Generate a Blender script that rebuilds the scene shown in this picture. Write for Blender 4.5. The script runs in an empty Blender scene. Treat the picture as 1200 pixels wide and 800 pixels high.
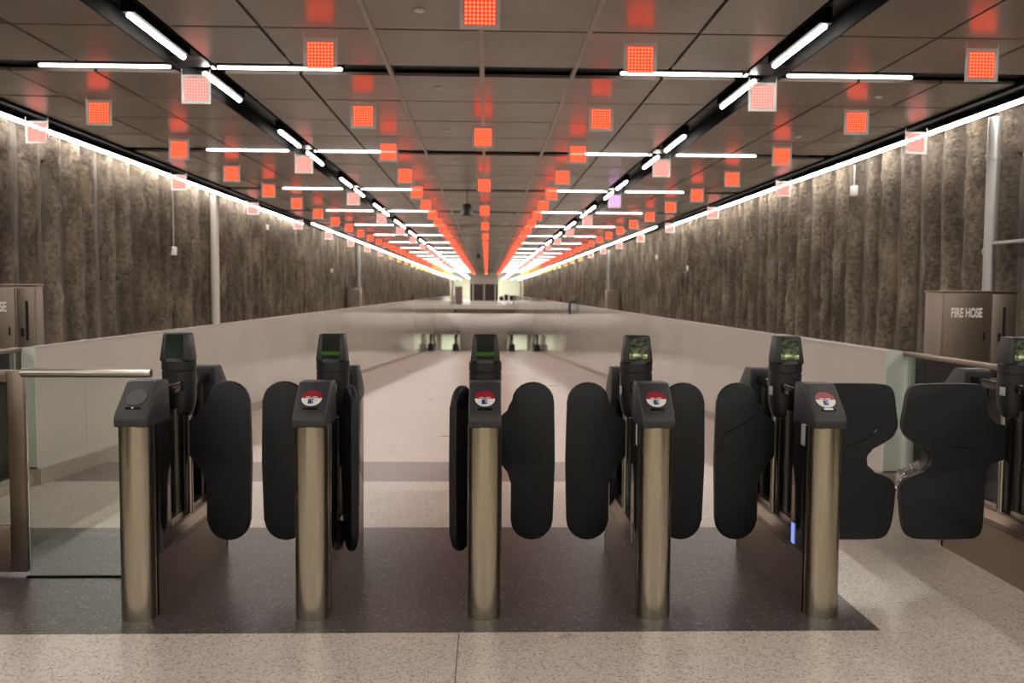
import bpy, bmesh, math, random
from mathutils import Vector, Matrix, noise
random.seed(7)
sc = bpy.context.scene
COL = sc.collection

# ---------------------------------------------------------------- camera
F_PX = 1010.0
CP, CY, CR = 0.05796, 0.02965, 0.00687          # pitch down, yaw right, roll
CX, CYY, CZ = 0.00545, -3.91035, 1.52249
fw = Vector((math.sin(CY)*math.cos(CP), math.cos(CY)*math.cos(CP), -math.sin(CP)))
rt = Vector((math.cos(CY), -math.sin(CY), 0)); up = rt.cross(fw)
r2 = rt*math.cos(CR)+up*math.sin(CR); u2 = up*math.cos(CR)-rt*math.sin(CR)
cd = bpy.data.cameras.new('camera'); cam = bpy.data.objects.new('camera', cd); COL.objects.link(cam)
M = Matrix.Identity(4)
for i in range(3):
    M[i][0] = r2[i]; M[i][1] = u2[i]; M[i][2] = -fw[i]
M[0][3], M[1][3], M[2][3] = CX, CYY, CZ
cam.matrix_world = M
cd.sensor_width = 36; cd.lens = F_PX/1200*36; cd.clip_end = 400; cd.clip_start = .05
cd.dof.use_dof = True; cd.dof.focus_distance = 4.2; cd.dof.aperture_fstop = 2.8
sc.camera = cam
# ---------------------------------------------------------------- world and exposure
w = bpy.data.worlds.new('world'); sc.world = w; w.use_nodes = True
w.node_tree.nodes['Background'].inputs[0].default_value = (.5, .45, .4, 1)
w.node_tree.nodes['Background'].inputs[1].default_value = .02; w.cycles.sampling_method = 'NONE'
sc.view_settings.view_transform = 'Standard'; sc.view_settings.look = 'None'
sc.view_settings.gamma = 1; sc.view_settings.use_curve_mapping = False
sc.view_settings.exposure = 1.4
sc.cycles.caustics_reflective = False; sc.cycles.caustics_refractive = False; sc.cycles.sample_clamp_indirect = 4
TUBE_STRENGTH = 26.0
LED_STRENGTH = 1.45

def lamp(name, loc, rot, sx, sy, power, col=(1,.95,.85)):
    ld = bpy.data.lights.new(name, 'AREA'); ld.shape = 'RECTANGLE'; ld.size = sx; ld.size_y = sy; ld.energy = power; ld.color = col
    o = bpy.data.objects.new(name, ld); COL.objects.link(o); o.location = loc; o.rotation_euler = rot; return o
lamp('lower_level_fill', (-.2, 55.9, -1.5), (math.radians(0), 0, 0), 6, 1.0, 50)      # added fill for the lit lower level, brightens well panels and escalators
lamp('front_fill', (0, -5.6, 3.55), (math.radians(12), 0, 0), 9, 1.2, 85)     # added unseen fill behind the camera, brightens front floor and gate heads
lamp('far_hall_fill', (0, 138, 3.4), (math.radians(40), 0, 0), 11, 1.5, 900)  # added fill to brighten the pale end wall, no fixture modelled
# ---------------------------------------------------------------- materials
def mat(name, col, rough=.5, metal=0, spec=.5, emis=None, es=0, coat=0, aniso=0):
    m = bpy.data.materials.new(name); m.use_nodes = True
    b = m.node_tree.nodes['Principled BSDF']
    b.inputs['Base Color'].default_value = (*col, 1); b.inputs['Roughness'].default_value = rough
    b.inputs['Metallic'].default_value = metal; b.inputs['Specular IOR Level'].default_value = spec
    b.inputs['Coat Weight'].default_value = coat; b.inputs['Anisotropic'].default_value = aniso
    if emis: b.inputs['Emission Color'].default_value = (*emis, 1); b.inputs['Emission Strength'].default_value = es
    return m
def nodes(m):
    nt = m.node_tree; return nt, nt.nodes, nt.links, nt.nodes['Principled BSDF']
def add(nt, t, **k):
    n = nt.nodes.new(t)
    for a, v in k.items(): setattr(n, a, v)
    return n
def coords(nt, scale=(1,1,1), kind='Object'):
    tc = add(nt, 'ShaderNodeTexCoord'); mp = add(nt, 'ShaderNodeMapping'); mp.inputs['Scale'].default_value = scale
    nt.links.new(tc.outputs[kind], mp.inputs['Vector']); return mp.outputs['Vector']
def noise_node(nt, vec, scale, detail=4, rough=.5):
    n = add(nt, 'ShaderNodeTexNoise'); n.inputs['Scale'].default_value = scale
    n.inputs['Detail'].default_value = detail; n.inputs['Roughness'].default_value = rough
    nt.links.new(vec, n.inputs['Vector']); return n.outputs['Fac']
def ramp(nt, fac, stops):
    r = add(nt, 'ShaderNodeValToRGB'); e = r.color_ramp.elements
    while len(e) < len(stops): e.new(.5)
    for i, (p, c) in enumerate(stops): e[i].position = p; e[i].color = (*c, 1)
    nt.links.new(fac, r.inputs[0]); return r.outputs[0]
def mixc(nt, a, b, fac, mode='MIX'):
    m = add(nt, 'ShaderNodeMix', data_type='RGBA', blend_type=mode)
    if hasattr(fac, 'links'): nt.links.new(fac, m.inputs[0])
    else: m.inputs[0].default_value = fac
    for s, i in ((a, 6), (b, 7)):
        if hasattr(s, 'links'): nt.links.new(s, m.inputs[i])
        else: m.inputs[i].default_value = (*s, 1)
    return m.outputs[2]
def bump(nt, b, h, strength, dist=.01):
    n = add(nt, 'ShaderNodeBump'); n.inputs['Strength'].default_value = strength; n.inputs['Distance'].default_value = dist
    nt.links.new(h, n.inputs['Height']); nt.links.new(n.outputs[0], b.inputs['Normal'])

def terrazzo(name, base, dark, light, rough, chips=140, dims='2D'):
    m = mat(name, base, rough); nt, N, L, b = nodes(m)
    v = coords(nt); v.node.inputs['Location'].default_value = (3.1, 5.3, .373)
    vo = add(nt, 'ShaderNodeTexVoronoi', voronoi_dimensions=dims); vo.inputs['Scale'].default_value = chips; L.new(v, vo.inputs['Vector'])
    sep = add(nt, 'ShaderNodeSeparateColor'); L.new(vo.outputs['Color'], sep.inputs[0])
    c1 = ramp(nt, sep.outputs[0], [(0, dark), (.13, dark), (.22, base), (.93, base), (.97, light), (1, light)])
    big = noise_node(nt, v, 1.3, 5, .6)
    c2 = ramp(nt, big, [(.3, tuple(x*.86 for x in (1,1,1))), (.7, (1.0, 1.0, 1.0))])
    c = mixc(nt, c1, c2, 1.0, 'MULTIPLY')
    L.new(c, b.inputs['Base Color'])
    rr = add(nt, 'ShaderNodeMapRange'); rr.inputs[3].default_value = rough*.85; rr.inputs[4].default_value = rough*1.25
    L.new(big, rr.inputs[0]); L.new(rr.outputs[0], b.inputs['Roughness'])
    return m
M_pale = terrazzo('pale_terrazzo', (.66,.58,.505), (.36,.31,.26), (.80,.73,.66), .28)
M_dark = terrazzo('dark_terrazzo', (.075,.068,.063), (.035,.032,.03), (.24,.215,.19), .34, 110)
M_band = terrazzo('brown_terrazzo', (.20,.155,.14), (.12,.09,.085), (.33,.28,.25), .30)
M_joint = mat('joint', (.16,.13,.11), .6)
M_kerb = terrazzo('kerb_terrazzo', (.46,.40,.34), (.28,.24,.2), (.55,.5,.45), .45, 140, '3D')

def concrete():
    m = mat('pile_concrete', (.2,.17,.14), .9, spec=.2); nt, N, L, b = nodes(m)
    at = add(nt, 'ShaderNodeAttribute'); at.attribute_name = 'mortar'; at.attribute_type = 'GEOMETRY'
    v = coords(nt)
    fine = noise_node(nt, v, 16, 6, .7)
    mid = noise_node(nt, coords(nt, (1, 1, .45)), 2.6, 5, .6)
    tall = noise_node(nt, coords(nt, (1, 1, .10)), 5.0, 5, .6)
    pile = mixc(nt, ramp(nt, mid, [(.28, (.065,.052,.041)), (.5, (.16,.132,.104)), (.72, (.31,.26,.20))]),
                ramp(nt, fine, [(.36, (.45,.43,.40)), (.6, (1.1,1.1,1.1))]), .9, 'MULTIPLY')
    mort = ramp(nt, tall, [(.3, (.075,.063,.055)), (.5, (.135,.116,.101)), (.72, (.23,.205,.185))])
    c = mixc(nt, pile, mort, at.outputs['Fac'])
    p = noise_node(nt, coords(nt, (1, 1.8, .5)), 1.5, 4, .55)
    c = mixc(nt, c, (.33,.26,.16), ramp(nt, p, [(.60,(0,0,0)),(.70,(.5,.5,.5))]))
    L.new(c, b.inputs['Base Color'])
    lumps = noise_node(nt, coords(nt, (1, 1, 1.8)), 7, 5, .65)
    h = add(nt, 'ShaderNodeMath', operation='MULTIPLY_ADD'); L.new(lumps, h.inputs[0]); h.inputs[1].default_value = 1.4; L.new(fine, h.inputs[2])
    q = add(nt, 'ShaderNodeMath', operation='MULTIPLY_ADD'); L.new(at.outputs['Fac'], q.inputs[0]); q.inputs[1].default_value = -.7; q.inputs[2].default_value = 1
    h3 = add(nt, 'ShaderNodeMath', operation='MULTIPLY'); L.new(h.outputs[0], h3.inputs[0]); L.new(q.outputs[0], h3.inputs[1])
    bump(nt, b, h3.outputs[0], 1.0, .045)
    return m
M_conc = concrete()

def ceil_mat():
    m = mat('ceiling_panel', (.20,.175,.15), .26, spec=.6); nt, N, L, b = nodes(m)
    v = coords(nt)
    n = noise_node(nt, v, .8, 3, .5)
    L.new(ramp(nt, n, [(.3, (.255,.217,.188)), (.7, (.315,.272,.238))]), b.inputs['Base Color'])
    g = noise_node(nt, coords(nt, (1, 12, 1)), 2.0, 2, .5)
    bump(nt, b, g, .05, .01)
    return m
M_ceil = ceil_mat()
M_bar = mat('ceiling_bar', (.46,.41,.37), .4, spec=.5)
M_black = mat('void_black', (.010,.009,.009), .5)
M_channel = mat('black_channel', (.006,.006,.006), .85, spec=.04)

def brushed(name, col, rough, sx=90, sz=1.5, strength=.08):
    m = mat(name, col, rough, metal=1.0); nt, N, L, b = nodes(m)
    g = noise_node(nt, coords(nt, (sx, sx, sz)), 3, 3, .6)
    mr = add(nt, 'ShaderNodeMapRange'); mr.inputs[3].default_value = rough*.8; mr.inputs[4].default_value = rough*1.3
    L.new(g, mr.inputs[0]); L.new(mr.outputs[0], b.inputs['Roughness'])
    c = ramp(nt, g, [(.3, tuple(x*.85 for x in col)), (.7, col)]); L.new(c, b.inputs['Base Color'])
    return m
M_steel = brushed('brushed_steel', (.55,.49,.39), .24)
M_bronze = brushed('brushed_bronze', (.30,.235,.185), .38, 3, 60)
M_bronze_v = brushed('dark_bronze', (.27,.21,.165), .36)
M_tube_steel = mat('satin_steel', (.58,.54,.47), .28, metal=1)
M_cab = brushed('cabinet_steel', (.26,.215,.178), .42, 60, 1.5)
M_galv = mat('galvanised_pipe', (.40,.40,.39), .45, metal=.6)
M_plastic = mat('charcoal_plastic', (.012,.012,.0135), .45)
M_plastic2 = mat('reader_plastic', (.028,.028,.032), .5)
M_pad = mat('reader_pad', (.05,.05,.06), .45)
M_paddle = mat('paddle_rubber', (.0115,.0125,.0145), .5, spec=.38)
M_glossblack = mat('gloss_black', (.008,.008,.008), .12)
M_white = mat('white_plastic', (.75,.74,.72), .4)
M_greylabel = mat('grey_label', (.42,.42,.42), .5)
M_red = mat('sticker_red', (.30,.012,.025), .35)
M_blue = mat('sticker_blue', (.012,.035,.17), .35)
M_letters = mat('white_letters', (.80,.77,.72), .5)
M_whitepaint = mat('white_paint', (.84,.80,.74), .3)
M_column = mat('column_white', (.55,.50,.45), .35)
M_palewall = mat('pale_green_wall', (.62,.66,.52), .5)
M_beige = mat('beige_wall', (.33,.29,.24), .5)
M_brownface = mat('brown_face', (.22,.14,.115), .5)
M_darkglass = mat('dark_window', (.05,.032,.03), .12)
M_rubber = mat('black_rubber', (.01,.01,.01), .35)
M_cloth = mat('blue_cloth', (.02,.05,.12), .8)
M_redcan = mat('red_enamel', (.14,.02,.015), .3)

def wall_glass():
    m = mat('white_backed_glass', (.50,.455,.405), .07, spec=.75); nt, N, L, b = nodes(m)
    n = noise_node(nt, coords(nt, (1,.6,1)), 1.2, 3, .5)
    L.new(ramp(nt, n, [(.3, (.60,.555,.505)), (.7, (.66,.61,.56))]), b.inputs['Base Color'])
    return m
M_wglass = wall_glass()
M_wglass_edge = mat('glass_edge_green', (.68,.74,.67), .12)
def clear_glass(name, tint, haze=0.0):
    m = bpy.data.materials.new(name); m.use_nodes = True; nt = m.node_tree; nt.nodes.clear()
    o = add(nt, 'ShaderNodeOutputMaterial'); t = add(nt, 'ShaderNodeBsdfTransparent'); g = add(nt, 'ShaderNodeBsdfGlossy')
    t.inputs[0].default_value = (*tint, 1); g.inputs['Roughness'].default_value = .03
    fr = add(nt, 'ShaderNodeFresnel'); fr.inputs[0].default_value = 1.5
    mx = add(nt, 'ShaderNodeMixShader'); nt.links.new(fr.outputs[0], mx.inputs[0])
    src = t.outputs[0]
    if haze:
        d = add(nt, 'ShaderNodeBsdfDiffuse'); d.inputs[0].default_value = (.6,.6,.55,1)
        m2 = add(nt, 'ShaderNodeMixShader'); m2.inputs[0].default_value = haze
        nt.links.new(t.outputs[0], m2.inputs[1]); nt.links.new(d.outputs[0], m2.inputs[2]); src = m2.outputs[0]
    nt.links.new(src, mx.inputs[1]); nt.links.new(g.outputs[0], mx.inputs[2]); nt.links.new(mx.outputs[0], o.inputs[0])
    return m
M_glass = clear_glass('clear_glass', (.92,.955,.925))
M_gateglass = clear_glass('gate_glass', (.72,.74,.70))
M_bag = clear_glass('thin_plastic_film', (.86,.85,.84), .22)

def tube_mat(k=1.0):
    m = bpy.data.materials.new('tube_light_white'); m.use_nodes = True; nt = m.node_tree; nt.nodes.clear()
    o = add(nt, 'ShaderNodeOutputMaterial'); e = add(nt, 'ShaderNodeEmission')
    e.inputs[0].default_value = (1.0,.93,.86,1); e.inputs[1].default_value = TUBE_STRENGTH*k
    nt.links.new(e.outputs[0], o.inputs[0]); return m
M_tube = tube_mat(); M_tube_dim = tube_mat(.14)
for mm in (M_tube, M_tube_dim): mm.cycles.emission_sampling = 'FRONT'
def acrylic(f):
    m = bpy.data.materials.new('frosted_acrylic'); m.use_nodes = True; nt = m.node_tree; nt.nodes.clear()
    o = add(nt, 'ShaderNodeOutputMaterial'); t = add(nt, 'ShaderNodeBsdfTransparent'); t.inputs[0].default_value = (.92,.92,.92,1)
    tr = add(nt, 'ShaderNodeBsdfTranslucent'); tr.inputs[0].default_value = (.9,.9,.88,1)
    d = add(nt, 'ShaderNodeBsdfDiffuse'); d.inputs[0].default_value = (.9,.9,.88,1)
    a = add(nt, 'ShaderNodeMixShader'); a.inputs[0].default_value = .5
    nt.links.new(tr.outputs[0], a.inputs[1]); nt.links.new(d.outputs[0], a.inputs[2])
    x = add(nt, 'ShaderNodeMixShader'); x.inputs[0].default_value = f
    nt.links.new(t.outputs[0], x.inputs[1]); nt.links.new(a.outputs[0], x.inputs[2])
    nt.links.new(x.outputs[0], o.inputs[0]); return m
M_acr = acrylic(.30); M_acr_lit = acrylic(.85)  # same acrylic twice; the whiter copy has the nearby tube light painted in
LED = .215
def led_mat(name, dot, gap, s=1.0):
    m = bpy.data.materials.new(name); m.use_nodes = True; nt = m.node_tree; nt.nodes.clear()
    o = add(nt, 'ShaderNodeOutputMaterial')
    tc = add(nt, 'ShaderNodeTexCoord'); sp = add(nt, 'ShaderNodeSeparateXYZ'); nt.links.new(tc.outputs['Object'], sp.inputs[0])
    def cell(sock):
        a = add(nt, 'ShaderNodeMath', operation='MULTIPLY_ADD'); nt.links.new(sock, a.inputs[0]); a.inputs[1].default_value = 8/LED; a.inputs[2].default_value = 40.0
        f = add(nt, 'ShaderNodeMath', operation='FRACT'); nt.links.new(a.outputs[0], f.inputs[0])
        g = add(nt, 'ShaderNodeMath', operation='SUBTRACT'); nt.links.new(f.outputs[0], g.inputs[0]); g.inputs[1].default_value = .5
        h = add(nt, 'ShaderNodeMath', operation='POWER'); nt.links.new(g.outputs[0], h.inputs[0]); h.inputs[1].default_value = 2
        k = add(nt, 'ShaderNodeMath', operation='ABSOLUTE'); nt.links.new(g.outputs[0], k.inputs[0])
        q = add(nt, 'ShaderNodeMath', operation='POWER'); nt.links.new(k.outputs[0], q.inputs[0]); q.inputs[1].default_value = 3
        return q.outputs[0]
    s1 = add(nt, 'ShaderNodeMath', operation='ADD'); nt.links.new(cell(sp.outputs[0]), s1.inputs[0]); nt.links.new(cell(sp.outputs[2]), s1.inputs[1])
    mr = add(nt, 'ShaderNodeMapRange', interpolation_type='SMOOTHSTEP'); nt.links.new(s1.outputs[0], mr.inputs[0])
    mr.inputs[1].default_value = .085; mr.inputs[2].default_value = .030; mr.inputs[3].default_value = 0; mr.inputs[4].default_value = 1
    e1 = add(nt, 'ShaderNodeEmission'); e1.inputs[0].default_value = (*dot, 1); e1.inputs[1].default_value = LED_STRENGTH*s
    e2 = add(nt, 'ShaderNodeEmission'); e2.inputs[0].default_value = (*gap, 1); e2.inputs[1].default_value = LED_STRENGTH*.2*s
    t = add(nt, 'ShaderNodeBsdfTransparent')
    ad = add(nt, 'ShaderNodeMixShader'); ad.inputs[0].default_value = .72
    nt.links.new(t.outputs[0], ad.inputs[1]); nt.links.new(e2.outputs[0], ad.inputs[2])
    mx = add(nt, 'ShaderNodeMixShader'); nt.links.new(mr.outputs[0], mx.inputs[0])
    nt.links.new(ad.outputs[0], mx.inputs[1]); nt.links.new(e1.outputs[0], mx.inputs[2])
    nt.links.new(mx.outputs[0], o.inputs[0]); return m
LEDM = {
 'red': led_mat('led_red', (1,.075,.03), (1,.03,.02)),
 'backlit': led_mat('led_backlit', (1,.20,.16), (1,.55,.50), .75),  # red dots; tube light shining through the board painted as pale gap glow
 'purple': led_mat('led_purple', (.75,.30,.85), (.8,.25,.8), .8),
 'orange': led_mat('led_orange', (1,.28,.04), (1,.2,.02)),
 'yellow': led_mat('led_yellow', (1,.72,.15), (1,.7,.1)),
 'green': led_mat('led_green', (.55,1,.35), (.5,1,.3)),
 'blue': led_mat('led_blue', (.55,.8,1), (.5,.8,1)),
 'white': led_mat('led_white', (1,.85,.78), (1,.8,.75)),
}

# ---------------------------------------------------------------- mesh helpers
class MB:
    def __init__(s): s.bm = bmesh.new(); s.mi = 0
    def faces(s, vs, fs):
        v = [s.bm.verts.new(p) for p in vs]
        out = []
        for f in fs:
            try: fc = s.bm.faces.new([v[i] for i in f]); fc.material_index = s.mi; out.append(fc)
            except ValueError: pass
        return v, out
    def box(s, x0, x1, y0, y1, z0, z1, bev=0, seg=2):
        vs = [(x,y,z) for x in (x0,x1) for y in (y0,y1) for z in (z0,z1)]
        v, f = s.faces(vs, [(0,1,3,2),(4,6,7,5),(0,4,5,1),(2,3,7,6),(0,2,6,4),(1,5,7,3)])
        if bev: s.bevel(f, bev, seg)
        return s
    def bevel(s, f, bev, seg=2):
        es = list({e for fc in f for e in fc.edges})
        bmesh.ops.bevel(s.bm, geom=es, offset=bev, segments=seg, affect='EDGES', profile=.5, clamp_overlap=True)
    def prism(s, pts, a, b, axis, bev=0, seg=2):
        """pts: outline; axis 'x': (y,z) outline, 'y': (x,z) outline, 'z': (x,y) outline"""
        def P(p, t):
            return {'x': (t,p[0],p[1]), 'y': (p[0],t,p[1]), 'z': (p[0],p[1],t)}[axis]
        n = len(pts)
        v, f = s.faces([P(p,a) for p in pts]+[P(p,b) for p in pts],
            [tuple(range(n)), tuple(range(2*n-1, n-1, -1))]+[(i,(i+1)%n,n+(i+1)%n,n+i) for i in range(n)])
        if bev:
            caps = f[:2]; es = list({e for fc in caps for e in fc.edges})
            bmesh.ops.bevel(s.bm, geom=es, offset=bev, segments=seg, affect='EDGES', profile=.5, clamp_overlap=True)
        return s
    def tube(s, p, q, r, n=16, caps=True, r2=None):
        p, q = Vector(p), Vector(q); d = (q-p).normalized(); r2 = r if r2 is None else r2
        a = d.orthogonal().normalized(); b = d.cross(a)
        vs = [p+(a*math.cos(t)+b*math.sin(t))*r for t in [2*math.pi*i/n for i in range(n)]]
        vs += [q+(a*math.cos(t)+b*math.sin(t))*r2 for t in [2*math.pi*i/n for i in range(n)]]
        fs = [(i,(i+1)%n,n+(i+1)%n,n+i) for i in range(n)]
        if caps: fs += [tuple(range(n-1,-1,-1)), tuple(range(n,2*n))]
        s.faces(vs, fs); return s
    def capsule(s, p, q, r, n=12, rings=4):
        p, q = Vector(p), Vector(q); d = (q-p).normalized(); L = (q-p).length
        a = d.orthogonal().normalized(); b = d.cross(a)
        prof = [(r*(1-math.cos(t)), r*math.sin(t)) for t in [math.pi/2*i/rings for i in range(rings+1)]]
        prof = prof + [(L-x, y) for x, y in reversed(prof)]
        vs = []; fs = []
        for (x, rr) in prof:
            for i in range(n):
                t = 2*math.pi*i/n; vs.append(p+d*x+(a*math.cos(t)+b*math.sin(t))*max(rr, 1e-4))
        for k in range(len(prof)-1):
            for i in range(n): fs.append((k*n+i, k*n+(i+1)%n, (k+1)*n+(i+1)%n, (k+1)*n+i))
        s.faces(vs, fs); return s
    def lathe(s, prof, c=(0,0,0), n=32, sy=1.0):
        vs = []; fs = []
        for (r, z) in prof:
            for i in range(n):
                t = 2*math.pi*i/n; vs.append((c[0]+r*math.cos(t), c[1]+r*math.sin(t)*sy, c[2]+z))
        for k in range(len(prof)-1):
            for i in range(n): fs.append((k*n+i, k*n+(i+1)%n, (k+1)*n+(i+1)%n, (k+1)*n+i))
        fs.append(tuple(range(n-1,-1,-1))); fs.append(tuple((len(prof)-1)*n+i for i in range(n)))
        s.faces(vs, fs); return s
    def build(s, name, mats, parent=None, smooth=35, loc=None):
        bmesh.ops.recalc_face_normals(s.bm, faces=s.bm.faces)
        me = bpy.data.meshes.new(name); s.bm.to_mesh(me); s.bm.free()
        for m in (mats if isinstance(mats, (list, tuple)) else [mats]): me.materials.append(m)
        if smooth:
            for p in me.polygons: p.use_smooth = True
            me.set_sharp_from_angle(angle=math.radians(smooth))
        o = bpy.data.objects.new(name, me); COL.objects.link(o)
        if parent: o.parent = parent
        if loc: o.location = loc
        return o
def tag(o, label=None, cat=None, group=None, kind=None):
    if label: o['label'] = label
    if cat: o['category'] = cat
    if group: o['group'] = group
    if kind: o['kind'] = kind
    return o
def struct(o): o['kind'] = 'structure'; return o
def empty(name, loc, label, cat, group=None):
    o = bpy.data.objects.new(name, None); COL.objects.link(o); o.location = loc; o.empty_display_size = .1
    return tag(o, label, cat, group)
def copy_tree(o, parent=None):
    c = o.copy(); COL.objects.link(c); c.parent = parent
    for ch in list(o.children): copy_tree(ch, c)
    return c
def round_poly(pts, r, seg=6):
    """round the corners of a closed 2-D outline"""
    out = []; n = len(pts)
    for i in range(n):
        p0, p, p1 = Vector(pts[i-1]), Vector(pts[i]), Vector(pts[(i+1)%n])
        a, b = (p0-p), (p1-p); rr = min(r, a.length*.45, b.length*.45)
        A, B = p+a.normalized()*rr, p+b.normalized()*rr
        for k in range(seg+1):
            t = k/seg; q = A*(1-t)**2+p*2*t*(1-t)+B*t*t
            out.append((q.x, q.y))
    return out
def chaikin(pts, it=2):
    for _ in range(it):
        o = []
        for i in range(len(pts)):
            a, b = pts[i], pts[(i+1) % len(pts)]
            o += [(a[0]*.75+b[0]*.25, a[1]*.75+b[1]*.25), (a[0]*.25+b[0]*.75, a[1]*.25+b[1]*.75)]
        pts = o
    return pts
def text_mesh(txt, size, m, name, parent, loc, rot, xs=1.0, extr=.0008):
    cu = bpy.data.curves.new(name, 'FONT'); cu.body = txt; cu.size = size; cu.extrude = extr; cu.offset = size*.028
    cu.align_x = 'LEFT'; cu.align_y = 'BOTTOM_BASELINE'
    t = bpy.data.objects.new('tmp', cu); COL.objects.link(t)
    bpy.context.view_layer.update()
    me = bpy.data.meshes.new_from_object(t.evaluated_get(bpy.context.evaluated_depsgraph_get()))
    bpy.data.objects.remove(t); me.materials.clear(); me.materials.append(m)
    o = bpy.data.objects.new(name, me); COL.objects.link(o); o.parent = parent
    o.location = loc; o.rotation_euler = rot; o.scale = (xs, 1, 1); return o
ORD = ['first','second','third','fourth','fifth','sixth','seventh','eighth','ninth','tenth']

# ---------------------------------------------------------------- setting
RAMP0, SL, LAND = 2.6, .0472, 46.5
ZL = -(LAND-RAMP0)*SL                 # landing level
H = CZ+2.1                            # ceiling panels
XC = -.05                             # ceiling centre line
XL, XR = -3.5, 3.2                    # faces of the balustrades
def fz(y): return 0 if y < RAMP0 else max(ZL, -(y-RAMP0)*SL)
Y0, Y1 = -9.0, 150.0

# floor: one surface, bands laid in as materials
m = MB()
def quad(x0, x1, y0, y1, mi, n=1):
    m.mi = mi
    for k in range(n):
        a, b = y0+(y1-y0)*k/n, y0+(y1-y0)*(k+1)/n
        m.faces([(x0,a,fz(a)),(x1,a,fz(a)),(x1,b,fz(b)),(x0,b,fz(b))], [(0,1,2,3)])
W = 6.4
B0, B1, B2, B3, BX = -.135, 1.585, 3.02, 4.07, 1.80
quad(-W, W, Y0, B0, 0)
quad(-W, BX, B0, B1, 1); quad(BX, W, B0, B1, 0)
quad(-W, W, B1, RAMP0, 0)
quad(XL-.1, XR+.1, RAMP0, B2, 0)
quad(XL-.1, BX, B2, B3, 2); quad(BX, XR+.1, B2, B3, 0)
quad(XL-.1, XR+.1, B3, LAND+2.0, 0, 1)
m.faces([(XL-.1,LAND+2.0,ZL),(XR+.1,LAND+2.0,ZL),(XR+.1,LAND+2.0,ZL-3),(XL-.1,LAND+2.0,ZL-3)], [(0,1,2,3)])
# solid far slabs
m.mi = 3
quad(-W, XL-.3, RAMP0, 94, 0) if False else None
fl = m.build('floor', [M_pale, M_dark, M_band], smooth=0); struct(fl)
# thin joints let into the floor
m = MB()
m.box(-.1135, -.1085, Y0, B0, -.004, .0006)
m.box(-W, XL+.2, .02, .026, -.004, .0006) if False else None
for x in (-1.75, 1.45):
    m.faces([(x,B3,fz(B3)+.002),(x+.007,B3,fz(B3)+.002),(x+.007,LAND,ZL+.002),(x,LAND,ZL+.002)], [(0,1,2,3)])
for y in (8.2, 12.6, 17.5, 24, 31, 38):
    m.faces([(XL+.03,y,fz(y)+.002),(XR-.03,y,fz(y)+.002),(XR-.03,y+.012,fz(y)+.002),(XL+.03,y+.012,fz(y)+.002)], [(0,1,2,3)])
struct(m.build('trim_1', M_joint, smooth=0))

# kerbs that follow the slope
def kerb(name, xin, xout, top):
    m = MB(); ys = [2.85, B2, B3, LAND, LAND+2]
    vs = []; fs = []
    for y in ys:
        z = fz(y); vs += [(xin,y,z),(xin,y,z+top),(xout,y,z+top),(xout,y,z)]
    for k in range(len(ys)-1):
        for i in range(3): fs.append((k*4+i, k*4+i+1, (k+1)*4+i+1, (k+1)*4+i))
    fs += [(0,1,2,3)]
    m.faces(vs, fs); return struct(m.build(name, M_kerb, smooth=0))
kerb('trim_2', XL+.035, XL-.22, .125)
kerb('trim_3', XR-.04, XR+.24, .10)
# kerbs under the clear glass beside the gates
m = MB(); m.box(XL-.16, XL-.02, Y0, 2.85, 0, .08); struct(m.build('trim_4', M_kerb, smooth=0))
m = MB(); m.box(XR+.08, XR+.24, 2.0, 2.85, 0, .08); struct(m.build('trim_5', M_kerb, smooth=0))

# pile walls
def pile_wall(name, s):
    m = MB(); ys = []; y = -9.0
    while y < Y1+.1:
        ys.append(y); y += .3 if y < -1.5 else (.045 if y < 26 else (.09 if y < 60 else .2))
    zs = [-.1+i*.125 for i in range(32)]
    vs = []; fs = []
    P = .585; rnd = {}; mort = []
    for y in ys:
        wob = .07*noise.noise(Vector((s*3, y*.7, 0)))
        for z in zs:
            yy = y+wob+.035*noise.noise(Vector((s*9, y*.5, z*1.3)))
            k = math.floor(yy/P); u = yy/P-k
            if k not in rnd:
                r = random.Random(k*13+int(s)*7); rnd[k] = (r.uniform(.13,.21), r.uniform(.50,.68), r.uniform(-.02,.03), r.random())
            A, wd, off, t = rnd[k]
            if u < wd:                                     # the round pile
                c = 2*u/wd-1; o = off+A*math.sqrt(max(0, 1-c*c)); mo = 0.0
                rough = .030+.05*max(0, t-.6)
            else:                                          # mortar between two piles
                c = 2*(u-wd)/(1-wd)-1; o = .02+.05*t*(1-c*c)-.07*(abs(c)**5); rough = .008; mo = 1.0
            o += rough*noise.noise(Vector((s*5, y*4.5, z*4)))+rough*.8*noise.noise(Vector((s*5, y*11, z*9)))+.03*noise.noise(Vector((s*2, y*.9, z*.8)))
            vs.append((s*(6.12-o), y, z)); mort.append(mo)
    nz = len(zs)
    for i in range(len(ys)-1):
        for j in range(nz-1): fs.append((i*nz+j, i*nz+j+1, (i+1)*nz+j+1, (i+1)*nz+j))
    m.faces(vs, fs)
    o = m.build(name, M_conc, smooth=60)
    a = o.data.attributes.new('mortar', 'FLOAT', 'POINT'); a.data.foreach_set('value', mort)
    return struct(o)
pile_wall('wall_left', -1); pile_wall('wall_right', 1)
m = MB(); m.box(-6.4, 6.4, Y0-.2, Y0, -.1, 4); struct(m.build('wall_back', M_beige, smooth=0))
m = MB(); m.box(-6.4, 6.4, Y1, Y1+.2, -.1, 4); struct(m.build('wall_end', M_palewall, smooth=0))

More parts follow.
